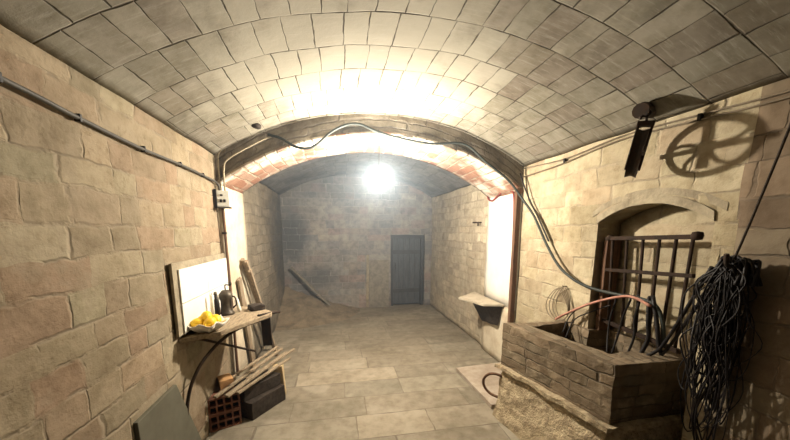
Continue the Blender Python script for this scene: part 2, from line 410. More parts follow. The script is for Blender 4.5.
# far wall with the door opening
DX0, DX1, DZ = 1.17, 1.96, 1.64
bm = bmesh.new(); UVL = bm.loops.layers.uv.new('UVMap')
def fq(p, uvf, fl=False): wq(p, [uvf(a) for a in p], fl)
for x0, x1 in zip(lin(XL, DX0, 24), lin(XL, DX0, 24)[1:]):
    for z0, z1 in zip(lin(0, 2.95, 30), lin(0, 2.95, 30)[1:]):
        fq([(x0, YF, z0), (x1, YF, z0), (x1, YF, z1), (x0, YF, z1)], lambda a: (a[0], a[2]))
for x0, x1 in zip(lin(DX0, DX1, 8), lin(DX0, DX1, 8)[1:]):
    for z0, z1 in zip(lin(DZ, 2.95, 14), lin(DZ, 2.95, 14)[1:]):
        fq([(x0, YF, z0), (x1, YF, z0), (x1, YF, z1), (x0, YF, z1)], lambda a: (a[0], a[2]))
for z0, z1 in zip(lin(0, 2.95, 30), lin(0, 2.95, 30)[1:]):
    fq([(DX1, YF, z0), (XR + .02, YF, z0), (XR + .02, YF, z1), (DX1, YF, z1)], lambda a: (a[0], a[2]))
for x, fl in ((DX0, False), (DX1, True)):
    fq([(x, YF, 0), (x, YF + .25, 0), (x, YF + .25, DZ), (x, YF, DZ)], lambda a: (a[1], a[2]), not fl)
fq([(DX0, YF, DZ), (DX1, YF, DZ), (DX1, YF + .25, DZ), (DX0, YF + .25, DZ)], lambda a: (a[0], a[1]))
bmesh.ops.remove_doubles(bm, verts=bm.verts[:], dist=0.0005)
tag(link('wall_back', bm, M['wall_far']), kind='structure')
# door in the far wall
d = bpy.data.objects.new('door_1', None); COL.objects.link(d); d.location = ((DX0 + DX1) / 2, YF + .14, 0); d['kind'] = 'structure'
bm = bmesh.new()
for i in range(5):
    w = (DX1 - DX0 - .14) / 5
    box(bm, (DX0 + .07 + w * (i + .5), YF + .15, DZ / 2 - .02), (w - .006, .04, DZ - .1))
dp_ = bev(link('door_panel', bm, M['door'], d), .004)
bm = bmesh.new()
for x in (DX0 + .035, DX1 - .035): box(bm, (x, YF + .12, DZ / 2), (.07, .12, DZ))
box(bm, ((DX0 + DX1) / 2, YF + .12, DZ - .04), (DX1 - DX0 - .14, .12, .08))
bev(link('door_frame', bm, M['frame'], d), .004)
bm = bmesh.new()
for z in (.35, 1.25): box(bm, ((DX0 + DX1) / 2, YF + .12, z), (DX1 - DX0 - .16, .025, .09))
bev(link('door_rail', bm, M['frame'], d), .004)
bm = bmesh.new(); tube(bm, [(DX0 + .13, YF + .125, .86), (DX0 + .13, YF + .07, .88), (DX0 + .13, YF + .07, .98), (DX0 + .13, YF + .125, 1.0)], .009)
link('door_handle', bm, M['iron'], dp_)
# vaults
def vault(name, y0, y1, mat, ny):
    xs = [XC + VR * math.sin(t) for t in lin(-math.asin(HALF / VR), math.asin(HALF / VR), 60)]
    ys = lin(y0, y1, ny)
    return sheet(name, [[(x, y, VZ(x)) for x in xs] for y in ys], [[(VR * math.asin((x - XC) / VR) + .085, y) for x in xs] for y in ys], mat, amp=0.008, flip=True)
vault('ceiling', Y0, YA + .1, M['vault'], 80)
vault('ceiling_rear', YB - .2, YF + .05, M['vault_far'], 40)
# the transverse arch: face towards us, soffit, rear face, jambs
J = 0.035
xs = [XC + (HALF - 0.0) * math.sin(t) for t in lin(-PI / 2, PI / 2, 56)]
def face(name, y, flip, mat):
    rows = [[(x, y, RZ(x) + (VZ(x) + .05 - RZ(x)) * k / 6) for x in xs] for k in range(7)]
    return sheet(name, rows, [[(RR * math.asin((p[0] - XC) / RR), p[2] - RZ(p[0])) for p in r] for r in rows], mat, amp=0.012, sc=6, flip=flip, thick=0.0)
face('trim_1', YA, False, M['face'])
face('trim_2', YB, True, M['face'])
ysf = lin(YA - .005, YB + .005, 14)
sheet('trim_3', [[(x, y, RZ(x)) for x in xs] for y in ysf], [[(y * 1.0, RR * math.asin((x - XC) / RR)) for x in xs] for y in ysf], M['soffit'], amp=0.008, flip=True, thick=0.03)
# jambs: whitewashed right, cream left, rough stone below the ledge
bm = rough(newbox((XL + J / 2 - .02, (YA + YB) / 2, 1.09), (J + .04, YB - YA, 2.18)), .006, 8, 7)
tag(link('trim_4', bm, M['cream'], None, True), kind='structure')
bm = rough(newbox((XR - J / 2 + .02, (YA + YB) / 2, (.78 + 2.18) / 2), (J + .04, YB - YA, 2.18 - .78)), .006, 8, 7)
tag(link('trim_5', bm, M['white'], None, True), kind='structure')
bm = rough(newbox((XR - J / 2 + .02, (YA + YB) / 2, .39), (J + .06, YB - YA, .78)), .012, 8, 7)
tag(link('trim_6', bm, M['cream'], None, True), kind='structure')
# stepped moulding over the well recess
for nm, off, w, p in (('trim_7', 0.0, .055, .011), ('trim_8', .055, .045, .006)):
    bm = bmesh.new(); sec = []
    for y in lin(A0 - off, A1 + off, 28):
        t = (y - AC) / (AH + off)
        z = azl(AC + t * AH) + off
        sec.append([bm.verts.new(v) for v in ((XR + .02, y, z), (XR - p, y, z), (XR - p, y, z + w), (XR + .02, y, z + w))])
    for a, b_ in zip(sec, sec[1:]):
        for q in range(4): bm.faces.new((a[q], a[(q + 1) % 4], b_[(q + 1) % 4], b_[q]))
    bm.faces.new(sec[0]); bm.faces.new(sec[-1][::-1])
    bmesh.ops.recalc_face_normals(bm, faces=bm.faces[:])
    for v in bm.verts: v.co += noise.noise_vector(v.co * 12) * .005
    tag(link(nm, bm, M['mould']), kind='structure')

# ------------------------------------------------------------------ lamp
BX, BY, BZ = .445, 3.375, 2.275
t = thing('hanging_bulb', 'bare lit bulb hanging on a thin cord from the crown of the arch', 'lamp', (BX, BY, BZ))
bm = bmesh.new(); lathe(bm, [(0, -.042), (.022, -.036), (.037, -.019), (.042, 0), (.038, .02), (.027, .044), (.018, .062), (0, .064)], (BX, BY, BZ), 20)
link('bulb_glass', bm, M['glow'], t, True)
bm = bmesh.new(); lathe(bm, [(0, .06), (.017, .06), (.019, .07), (.019, .105), (.012, .118), (0, .12)], (BX, BY, BZ), 16)
link('lamp_socket', bm, M['black'], t, True)
bm = bmesh.new(); tube(bm, [(BX, BY, BZ + .115), (BX + .002, BY, BZ + .3), (BX, BY + .01, 2.76)], .0035, 6)
link('cord', bm, M['conduit'], t)

# ------------------------------------------------------------------ well
def inset(poly, d):
    out = []; n = len(poly)
    for i in range(n):
        p, a, c = Vector(poly[i]), Vector(poly[i - 1]), Vector(poly[(i + 1) % n])
        e1 = (p - a).normalized(); e2 = (c - p).normalized()
        n1 = Vector((-e1.y, e1.x)); n2 = Vector((-e2.y, e2.x))
        b_ = (n1 + n2); b_ = b_ / max(b_.length_squared, .1) * 2
        out.append(tuple(p + b_ * d))
    return out
def ringprism(outer, inner, z0, z1, name, mat, parent, amp=.006, sc=7, cuts=3, top=None):
    bm = bmesh.new(); n = len(outer)
    f = lambda pts, z: [bm.verts.new((x, y, z)) for x, y in pts]
    o0, o1, i0, i1 = f(outer, z0), f(top or outer, z1), f(inner, z0), f(inner, z1)
    for i in range(n):
        j = (i + 1) % n
        bm.faces.new((o0[i], o0[j], o1[j], o1[i])); bm.faces.new((i0[j], i0[i], i1[i], i1[j]))
        bm.faces.new((o1[i], o1[j], i1[j], i1[i])); bm.faces.new((o0[j], o0[i], i0[i], i0[j]))
    bmesh.ops.recalc_face_normals(bm, faces=bm.faces[:])
    for _ in range(cuts): bmesh.ops.subdivide_edges(bm, edges=[e for e in bm.edges if e.calc_length() > .05], cuts=1, use_grid_fill=True)
    bm.normal_update()
    L = bm.loops.layers.uv.new('UVMap')
    for fc in bm.faces:
        nn = fc.normal
        for lp in fc.loops:
            c = lp.vert.co
            if abs(nn.z) > .6: lp[L].uv = (c.y, c.x)
            elif abs(nn.x) > abs(nn.y): lp[L].uv = (c.y, c.z)
            else: lp[L].uv = (c.x + .4, c.z)
    for v in bm.verts:
        v.co += noise.noise_vector(v.co * sc) * amp + noise.noise_vector(v.co * sc * 3) * amp * .5
    return link(name, bm, mat, parent)
WO = [(1.49, 2.59), (1.706, 1.604), (2.325, 1.615), (2.325, 2.285), (2.11, 2.29), (2.11, 2.55)]
WI = [(1.68, 2.45), (1.84, 1.79), (2.285, 1.79), (2.285, 2.26), (2.095, 2.265), (2.095, 2.51)]
t = thing('well', 'square brick well with a raised parapet below the arched recess', 'well', (1.9, 2.05, 0))
ringprism(WO, WI, .50, .90, 'parapet', M['rim'], t, .009, 7, 4)
WL = [(1.445, 2.63), (1.655, 1.56), (2.325, 1.56), (2.325, 2.285), (2.11, 2.29), (2.11, 2.58)]
tag(ringprism(WL, WI, .465, .50, 'ledge_band', M['rubble'], t, .016, 9, 4), 'rough projecting mortar ledge')
WB = [(1.42, 2.57), (1.545, 1.52), (2.325, 1.52), (2.325, 2.285), (2.11, 2.29), (2.11, 2.55)]
WT = [(1.50, 2.58), (1.71, 1.61), (2.325, 1.61), (2.325, 2.285), (2.11, 2.29), (2.11, 2.55)]
tag(ringprism(WB, WI, 0, .456, 'plinth', M['rubble'], t, .018, 6, 4, WT), 'lower body of rough lumpy render')
bm = prism([tuple(Vector(p) ) for p in WI], .06, .10)
link('water', bm, M['water'], t)

# grille standing in the recess
GX = 2.19
t = thing('well_grille', 'brown barred grille standing behind the well inside the arched recess', 'grille', (GX, 1.9, .9))
def rail(name, a, b_, w, h, par=t, mat='rust'): return bev(link(name, beam_between(a, b_, w, h), M[mat], par), .003)
rail('top_rail', (GX, 2.27, 1.68), (GX, 1.58, 1.71), .035, .03)
rail('middle_rail', (GX, 2.24, 1.425), (GX, 1.585, 1.465), .028, .026)
rail('bottom_rail', (GX, 2.22, 1.0), (GX, 1.60, .96), .028, .03)
tops = [2.21, 2.08, 1.95, 1.83, 1.72, 1.62]; bots = [2.165, 2.035, 1.92, 1.82, 1.73, 1.635]
for a, b_ in zip(tops, bots):
    bm = bmesh.new(); tube(bm, [(GX, a, 1.69), (GX, b_, .97)], .0105, 8, False); link('bar', bm, M['rust'], t)
bm = bmesh.new(); lathe(bm, [(0, -.03), (.026, -.024), (.032, 0), (.026, .022), (0, .028)], (GX, 1.60, 1.715), 14); link('finial', bm, M['rust'], t, True)
bm = bmesh.new(); lathe(bm, [(0, -.03), (.022, -.024), (.026, 0), (.02, .018), (0, .022)], (GX, 2.235, 1.69), 14); link('finial', bm, M['rust'], t, True)
t2 = single('wooden_board', rough(newbox((2.245, 2.262, 1.29), (.13, .035, .78)), .003, 8, 3), M['brownwood'], 'dark upright board against the left side of the well recess', 'board')

# pulley -------------------------------------------------------------
PC = Vector((1.903, 1.808, 2.232)); NN = Vector((.68, -.73, .0)).normalized()
tilt = 0.16
fwd = Vector((.727, .687, 0)).normalized()
NT = (NN * math.cos(tilt) - Vector((0, 0, 1)) * math.sin(tilt)).normalized()
UT = (Vector((0, 0, 1)) * math.cos(tilt) + NN * math.sin(tilt)).normalized()
HT = UT.cross(NT).normalized()
t = thing('pulley', 'old iron spoked pulley wheel hanging edge-on beside the right wall', 'pulley', PC)
def pp(r, a, off=0): return PC + HT * (r * math.cos(a)) + UT * (r * math.sin(a)) + NT * off
bm = bmesh.new(); sec = []
for i in range(48):
    a = 2 * PI * i / 48
    sec.append([bm.verts.new(pp(r, a, o)) for r, o in ((.116, -.020), (.146, -.030), (.136, -.006), (.136, .006), (.146, .030), (.116, .020))])
for i in range(48):
    A, B = sec[i], sec[(i + 1) % 48]
    for q in range(6): bm.faces.new((A[q], A[(q + 1) % 6], B[(q + 1) % 6], B[q]))
bmesh.ops.recalc_face_normals(bm, faces=bm.faces[:])
link('wheel_rim', bm, M['iron'], t)
for k in range(5):
    a0 = 2 * PI * k / 5 + .35
    bm = bmesh.new(); tube(bm, [pp(.02, a0), pp(.06, a0 + .10), pp(.095, a0 + .02), pp(.122, a0 - .16)], lambda s: .011 - .003 * s, 8); link('spoke', bm, M['iron'], t)
bm = bmesh.new(); lathe(bm, [(0, -.04), (.02, -.04), (.034, -.025), (.034, .025), (.02, .04), (0, .04)], PC, 16, NT); link('hub', bm, M['iron'], t, True)
for s in (-1, 1):
    bm = bmesh.new(); a = PC + NT * (.036 * s) - UT * .10; b_ = PC + NT * (.036 * s) + UT * .17
    R = Matrix((HT, NT, UT)).transposed()
    box(bm, (a + b_) / 2, (.042, .014, .27), R)
    bev(link('fork_cheek', bm, M['iron'], t), .003)
bm = bmesh.new(); R = Matrix((HT, NT, UT)).transposed()
box(bm, PC + UT * .176, (.045, .09, .03), R); bev(link('fork_bridge', bm, M['iron'], t), .003)
bm = bmesh.new(); box(bm, PC + NT * .034, (.35, .012, .028), R); bev(link('cross_strap', bm, M['iron'], t), .003)
bm = bmesh.new()
ht = PC + UT * .187
tube(bm, [ht, ht + Vector((0, 0, .03)), ht + Vector((.012, -.01, .05)), ht + Vector((0, 0, .075)), ht + Vector((-.014, .012, .055)), ht + Vector((-.004, .003, .035))], .007, 8)
link('hook', bm, M['iron'], t)
top = ht + Vector((0, 0, .068))
bm = bmesh.new(); e = Vector((2.14, 1.93, 2.535)); s_ = Vector((1.885, 1.80, 2.485))
d_ = e - s_
tube(bm, [s_, s_ + d_ * .25 + Vector((0, 0, .012)), s_ + d_ * .6, e], lambda q: .046 - .012 * q, 12)
tube(bm, [s_ + d_ * .12, s_ + d_ * .05 + Vector((0, 0, -.04)), top], .009, 8)
single('wall_bracket', bm, M['iron'], 'stubby dark iron arm at the vault springing that carries the pulley', 'bracket')

# ------------------------------------------------------------------ cables
def cab(name, pts, r, mat, label, group=None, cat='cable', seg=8):
    bm = bmesh.new(); tube(bm, pts, r, seg); return single(name, bm, M[mat], label, cat, group)
cab('power_cable', [(-.63, 3.385, 2.66), (-.51, 3.385, 2.63), (-.38, 3.385, 2.56), (-.25, 3.385, 2.55), (-.15, 3.385, 2.61), (-.02, 3.385, 2.72), (.13, 3.385, 2.79), (.26, 3.385, 2.80), (.43, 3.385, 2.74),
    (.67, 3.385, 2.69), (1.0, 3.385, 2.65), (1.28, 3.385, 2.67), (1.43, 3.385, 2.64), (1.63, 3.385, 2.49), (1.9, 3.37, 2.30), (2.04, 3.28, 2.08), (2.05, 3.07, 1.89), (2.05, 2.84, 1.615), (2.05, 2.64, 1.42),
    (2.05, 2.45, 1.325), (2.08, 2.30, 1.275), (2.10, 2.15, 1.26), (2.12, 1.98, 1.26), (2.12, 1.86, 1.265), (2.12, 1.74, 1.24), (2.12, 1.68, 1.14), (2.12, 1.65, .98)], .013, 'cable',
    'thick grey-green cable waving along the arch then sagging down to the well grille')
cab('thin_cable', [(2.05, 3.385, 2.38), (2.06, 3.29, 2.21), (2.075, 3.18, 2.04), (2.075, 3.02, 1.86), (2.075, 2.84, 1.64)], .008, 'black', 'short dark cable running beside the thick one at the arch corner')
cab('red_cable', [(2.075, 4.21, 2.26), (2.07, 4.18, 2.18), (2.07, 4.06, 2.14), (2.07, 3.9, 2.19), (2.07, 3.75, 2.24), (2.07, 3.61, 2.22), (2.07, 3.52, 2.12), (2.07, 3.49, 1.6), (2.07, 3.49, .95)], .011, 'redcable',
    'dark red cable looping across the whitewashed arch jamb')
cab('red_hose', [(1.98, 2.53, .93), (2.02, 2.45, 1.0), (2.05, 2.23, 1.14), (2.06, 2.0, 1.245), (2.07, 1.87, 1.275), (2.08, 1.74, 1.24)], .010, 'pink', 'faded red hose rising from the well rim to the grille', cat='hose')
for i, p in enumerate([[(2.15, 1.98, 1.27), (2.12, 1.93, 1.24), (2.11, 1.96, 1.12), (2.10, 1.98, .95), (2.06, 1.98, .80)],
          [(2.15, 1.9, 1.28), (2.12, 1.86, 1.24), (2.11, 1.87, 1.1), (2.1, 1.85, .98), (2.05, 1.86, .78)],
          [(2.16, 1.82, 1.28), (2.12, 1.79, 1.26), (2.1, 1.76, 1.12), (2.1, 1.75, .98), (2.04, 1.8, .75)],
          [(2.16, 1.80, 1.29), (2.12, 1.755, 1.26), (2.1, 1.70, 1.13), (2.09, 1.66, .99), (2.1, 1.64, .93)],
          [(2.15, 2.10, 1.26), (2.13, 2.06, 1.22), (2.12, 2.08, 1.08), (2.10, 2.07, .95), (2.04, 2.0, .8)],
          [(2.02, 1.38, 1.55), (2.04, 1.47, 1.34), (2.07, 1.60, 1.05), (2.08, 1.68, .93), (2.04, 1.85, .78)],
          [(2.03, 1.35, 1.50), (2.05, 1.45, 1.30), (2.09, 1.57, 1.06), (2.1, 1.64, .93)],
          [(2.13, 2.14, 1.20), (2.08, 2.3, 1.12), (2.04, 2.42, .99), (1.96, 2.40, .84)],
          [(2.13, 2.10, 1.16), (2.09, 2.26, 1.06), (2.05, 2.38, .96), (1.96, 2.36, .80)]]):
    lab = ['black cable hanging over the left half of the well grille', 'black cable hanging over the middle of the well grille', 'thick black cable draped over the grille down into the well',
           'thick black cable bending over the grille right end onto the rim', 'black cable hanging beside the left end of the grille',
           'outer of two black cables slanting from the wire tangle into the well', 'inner of two black cables slanting from the wire tangle to the rim',
           'upper thin black cable from the grille to the far well corner', 'lower thin black cable from the grille to the far well corner'][i]
    cab('black_cable', p, [.008, .009, .014, .014, .007, .011, .010, .005, .005][i], 'black', lab, 'cables around the well grille')
# wall tangle
random.seed(11)
bm = bmesh.new(); AX, AY, AZ = 2.02, 1.275, 1.585
def jit(v): return random.uniform(-v, v)
for i in range(62):
    yc = AY + random.uniform(-.05, .125); w = random.uniform(.008, .05); zb = random.choice((random.uniform(.42, .8), random.uniform(.75, .95), random.uniform(.9, 1.1), random.uniform(1.0, 1.35)))
    x0 = AX + jit(.05)
    tp = AZ + random.uniform(-.07, .02); ty = AY + random.uniform(-.035, .05); h = tp - zb
    pts = [(x0, ty + .01, tp), (x0 + jit(.03), yc - w + jit(.03), tp - h * .2), (x0 + jit(.04), yc - w * .6 + jit(.055), tp - h * .45), (x0 + jit(.04), yc - w + jit(.06), zb + h * .25 + jit(.05)), (x0 + jit(.03), yc + jit(.02), zb),
           (x0 + jit(.03), yc + w + jit(.055), zb + h * .2 + jit(.05)), (x0 + jit(.03), yc + w * .5 + jit(.055), tp - h * .5), (x0, yc + w + jit(.03), tp - h * .22), (x0, ty - .01, tp)]
    tube(bm, pts, random.uniform(.002, .0048), 6, k=5)
for i in range(20):
    y = AY + random.uniform(-.05, .05)
    pts = [(AX + random.uniform(-.07, .05), y - .05, AZ - .11), (AX + random.uniform(-.05, .03), y - .03, AZ + random.uniform(-.03, .02)), (AX, y + .02, AZ + random.uniform(-.03, .025)), (AX + random.uniform(-.06, .05), y + .05, AZ - .12)]
    tube(bm, pts, random.uniform(.006, .010), 6, k=6)
single('wire_tangle', bm, M['black'], 'big black tangle of old wires hanging on the right wall', 'wires')
bm = bmesh.new(); tube(bm, [(2.13, AY, 1.56), (2.02, AY, 1.56), (1.96, AY, 1.575), (1.945, AY, 1.63)], .011, 8)
single('wall_hook', bm, M['iron'], 'iron hook on the right wall under the wire tangle', 'hook')
cab('rope', [(2.05, 1.165, 2.46), (2.0, 1.15, 2.25), (1.99, 1.165, 2.12), (1.98, 1.224, 1.784), (1.975, 1.26, 1.60)], .0055, 'darkwood', 'taut rope running up the right wall from the wire tangle', cat='rope')
bm = bmesh.new()
for q in range(4):
    c = Vector((2.085, 2.60 + .02 * (q - 1), 1.07 - .01 * q)); pts = []
    for i in range(25):
        a = 2 * PI * i / 24
        pts.append(c + Vector((-.006 * q + .004 * math.sin(3 * a), (.085 + .02 * q) * math.sin(a) * (1 - .35 * math.cos(a)), .155 * math.cos(a))))
    tube(bm, pts, .0035, 6, False)
tube(bm, [(2.12, 2.585, 1.225), (2.08, 2.585, 1.225), (2.07, 2.585, 1.235)], .006, 6)
single('wire_coil', bm, M['wire'], 'loose coil of thin wire hung on the wall above the well', 'wire')
# conduits
def conduit(name, runs, r, mat, label, clips=(), cr=None):
    t = thing(name, label, 'conduit', runs[0][0])
    for p in runs:
        bm = bmesh.new(); tube(bm, p, r, 8, True); link('pipe_run', bm, M[mat], t)
    for c in clips: bev(link('clip', newbox(c, cr or (.026, .014, .034)), M['black'], t), .003)
    return t
cl = [(-1.117, y, z) for y, z in ((1.38, 2.262), (1.72, 2.242), (2.2, 2.224), (2.65, 2.224), (3.05, 2.214))]
conduit('left_conduit', [[(-1.115, -1.8, 2.36), (-1.115, .2, 2.31), (-1.115, 1.38, 2.262), (-1.115, 1.7, 2.242), (-1.115, 2.16, 2.222), (-1.115, 2.65, 2.222), (-1.115, 3.05, 2.212), (-1.112, 3.36, 2.19), (-1.10, 3.385, 2.12)]], .0105, 'conduit',
        'dark conduit pipe running the length of the left wall to the socket box', cl)
conduit('arch_conduit', [[(-1.095, 3.40, 2.12), (-1.10, 3.40, 2.38), (-1.08, 3.40, 2.48), (-.98, 3.40, 2.575), (-.68, 3.40, 2.715), (-.36, 3.40, 2.80)],
        [(-1.06, 3.40, 2.12), (-1.055, 3.40, 2.32), (-1.0, 3.40, 2.43), (-.69, 3.40, 2.61), (-.60, 3.395, 2.64)]], .008, 'mould', 'pair of pale conduits rising from the socket box onto the arch face')
conduit('spring_conduit', [[(2.09, 3.41, 2.345), (2.098, 3.1, 2.352), (2.10, 2.73, 2.368), (2.10, 2.15, 2.415), (2.10, 1.61, 2.385), (2.10, 1.2, 2.365), (2.1, .2, 2.36)],
        [(2.105, 3.41, 2.44), (2.105, 2.73, 2.405), (2.105, 2.15, 2.44), (2.105, 1.61, 2.415), (2.105, 1.2, 2.395), (2.105, .2, 2.39)]], .0055, 'wire', 'pair of thin wires along the right wall under the vault', [(2.10, 2.73, 2.385), (2.1, 1.61, 2.40)], (.025, .02, .04))
conduit('down_pipe', [[(-1.09, 3.395, 1.99), (-1.09, 3.40, 1.7), (-1.085, 3.40, 1.2), (-1.08, 3.40, .62), (-1.08, 3.40, .22)]], .014, 'brownwood', 'brown pipe dropping from the socket box down the left jamb', [(-1.095, 3.40, 1.72), (-1.09, 3.40, .95)], (.04, .04, .02))
# socket box
t = thing('socket_box', 'small off-white socket box on the left arch jamb under the conduit', 'socket', (-1.08, 3.37, 1.98))
R = Matrix.Rotation(.25, 3, 'Z')
c = Vector((-1.07, 3.365, 2.045))
bb = bev(link('box_body', newbox(c, (.11, .075, .15), R), M['plastic'], t), .006)
bev(link('box_back', newbox(c + R @ Vector((-.064, .0, 0)), (.024, .085, .17), R), M['black'], t), .003)
for dx, dz in ((.012, -.02), (-.02, -.02)):
    bev(link('outlet', newbox(c + R @ Vector((dx, -.04, dz)), (.02, .008, .028), R), M['black'], bb), .002)
bev(link('switch', newbox(c + R @ Vector((-.012, -.04, .032)), (.022, .010, .016), R), M['black'], bb), .002)
link('lower_flap', newbox(c + R @ Vector((.01, -.015, -.083)), (.115, .11, .010), R), M['conduit'], t)
# rust post at the right jamb
bm = rough(newbox((2.065, 3.425, 1.37), (.055, .05, 1.70)), .004, 9, 5)
t = tag(link('wooden_post', bm, M['brownwood']), 'reddish brown upright post on the edge of the right jamb', 'post')
# hook on the far right wall, stub in the vault
bm = bmesh.new(); tube(bm, [(2.14, 4.47, 1.86), (2.04, 4.47, 1.86), (1.985, 4.47, 1.86)], .011, 8); tube(bm, [(2.06, 4.45, 1.865), (2.06, 4.45, 1.81)], .012, 8, False)
single('iron_tap', bm, M['iron'], 'small dark iron spike on the right wall just beyond the white jamb', 'spike')
bm = bmesh.new(); lathe(bm, [(0, .03), (.045, .03), (.05, .0), (.03, -.012), (0, -.012)], (-.70, 3.2, VZ(-.70) - .012), 14, Vector((.35, 0, 1)).normalized())
single('vault_plug', bm, M['darkwood'], 'small round dark plug in the vault above the arch left side', 'plug')

# stone ledge beyond the arch
t = thing('stone_ledge', 'stone ledge shelf jutting from the wall below the whitewashed jamb', 'ledge', (2.07, 4.0, .785))
link('slab_top', rough(prism([(1.82, 3.68), (1.66, 4.12), (2.07, 4.5), (2.07, 3.6)], .785, .808), .006, 8, 2), M['ledge'], t)
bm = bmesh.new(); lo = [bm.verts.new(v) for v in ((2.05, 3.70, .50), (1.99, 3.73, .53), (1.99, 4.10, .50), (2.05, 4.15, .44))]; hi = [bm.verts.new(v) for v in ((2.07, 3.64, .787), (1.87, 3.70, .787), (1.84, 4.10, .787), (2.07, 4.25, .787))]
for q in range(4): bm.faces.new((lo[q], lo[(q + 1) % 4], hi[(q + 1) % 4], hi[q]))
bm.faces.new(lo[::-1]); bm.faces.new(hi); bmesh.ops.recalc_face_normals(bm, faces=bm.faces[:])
tag(link('shade_block', rough(bm, .012, 9, 3), M['darkwood'], t), 'dark brown tapering block added for the shade under the slab')  # added dark block standing in for the shade under the slab
# pale slab and hoop by the well
bm = rough(prism([(1.42, 3.52), (1.45, 2.66), (2.06, 2.62), (2.08, 3.58)], .002, .05), .004, 5, 3)
single('floor_slab', bm, M['pale_slab'], 'pale stone slab lying flat on the floor between well and ledge', 'slab')
bm = bmesh.new(); pts = []
for i in range(21):
    a = PI * 1.35 * i / 20 + .9
    pts.append((1.44 - .0, 2.66 + .10 * math.cos(a) * .9, .27 + .085 * math.sin(a)))
pts = [(1.50, 2.56, .385), (1.44, 2.60, .40), (1.40, 2.66, .37), (1.375, 2.70, .30), (1.39, 2.70, .22), (1.43, 2.64, .175), (1.50, 2.56, .165)]
tube(bm, pts, .013, 8)
single('hose_hoop', bm, M['brownwood'], 'reddish brown hoop looping out of the well side near the floor', 'hoop')

# ------------------------------------------------------------------ left wall things
t = thing('tile_panel', 'raised white tiled panel on the left wall above the shelf', 'panel', (XL, 2.9, 1.03))
bev(link('backing', newbox((XL + .022, 2.885, 1.265), (.020, 1.06, .52)), M['mould'], t), .004)
for k, (z0, z1) in enumerate(((1.01, 1.225), (1.23, 1.475))):
    for y0, y1 in ((2.42, 2.90), (2.905, 3.41)):
        bev(link('tile', newbox((XL + .039, (y0 + y1) / 2, (z0 + z1) / 2), (.010, y1 - y0, z1 - z0)), M['tile'], t), .003)
t = thing('wall_shelf', 'wooden corner shelf on curved iron brackets fixed to the left wall', 'shelf', (-.95, 2.9, .98))
poly = [(-1.135, 2.40), (-.90, 2.53), (-.63, 3.02), (-.63, 3.10), (-.86, 3.36), (-1.10, 3.37)]
bm = prism(poly, .945, .98); bev(link('shelf_board', bm, M['wood'], t), .004)
bm = bmesh.new(); tube(bm, [(-1.12, 2.36, .41), (-1.109, 2.377, .52), (-1.085, 2.411, .634), (-1.04, 2.478, .75), (-.97, 2.581, .845), (-.902, 2.682, .90), (-.818, 2.807, .93), (-.66, 3.04, .937)], .013, 8)
tag(link('curved_bracket', bm, M['iron'], t), 'curved black iron bracket')
bm = bmesh.new(); tube(bm, [(-1.10, 2.48, .965), (-1.056, 2.545, .925), (-.777, 2.957, .646)], .010, 8, False); tag(link('brace', bm, M['iron'], t), 'straight black iron brace')
bm = bmesh.new(); tube(bm, [(-.72, 2.93, .985), (-.62, 3.11, .965), (-.58, 3.17, .955)], .014, 8, False); tag(link('end_bar', bm, M['iron'], t), 'black bar end')
bm = beam_between((-.70, 3.10, .94), (-.70, 3.14, .63), .085, .02, (0, 1, 0)); link('hanging_strap', bm, M['iron'], t)
# bowl with lemons
BC = Vector((-1.005, 2.57, .981))
t = thing('fruit_bowl', 'white crumpled paper-lined bowl on the wall shelf', 'bowl', BC)
bm = bmesh.new(); sec = []
def bowl(bm, prof):
    rings = []
    for r, z in prof:
        ring = []
        for q in range(36):
            a = 2 * PI * q / 36
            k = 1 + (.10 * math.sin(5 * a + 1) + .05 * math.sin(11 * a)) * (r / .13)
            ring.append(bm.verts.new(BC + Vector((r * k * math.cos(a), r * k * math.sin(a), z + .012 * math.sin(7 * a) * (r / .13)))))
        rings.append(ring)
    for A, B in zip(rings, rings[1:]):
        for q in range(36):
            f = bm.faces.new((A[q], A[(q + 1) % 36], B[(q + 1) % 36], B[q])); f.smooth = True
    bm.faces.new(rings[0][::-1]); bm.faces.new(rings[-1])
bowl(bm, [(.055, .004), (.065, .006), (.115, .04), (.138, .075), (.133, .077), (.108, .05), (.065, .02), (.055, .018)])
bmesh.ops.recalc_face_normals(bm, faces=bm.faces[:])
link('bowl_shell', bm, M['paper'], t)
for i, (dx, dy, dz, ax, lab) in enumerate([(-.05, -.045, .075, .3, 'lemon at the near wall side of the white bowl'), (.035, -.04, .078, 1.2, 'lemon at the near outer side of the white bowl'),
        (.045, .045, .075, 2.2, 'lemon at the far outer side of the white bowl'), (-.045, .05, .075, .8, 'lemon at the far wall side of the white bowl'), (0.0, .0, .115, 1.9, 'lemon on top of the heap in the white bowl')]):
    bm = bmesh.new(); lathe(bm, [(0, -.054), (.007, -.051), (.023, -.040), (.036, -.018), (.040, 0), (.036, .018), (.023, .040), (.008, .051), (.006, .058), (0, .060)], BC + Vector((dx, dy, dz)), 16, Vector((math.cos(ax), math.sin(ax), .2)))
    single('lemon', bm, M['lemon'], lab, 'lemon', 'lemons in the bowl', True)
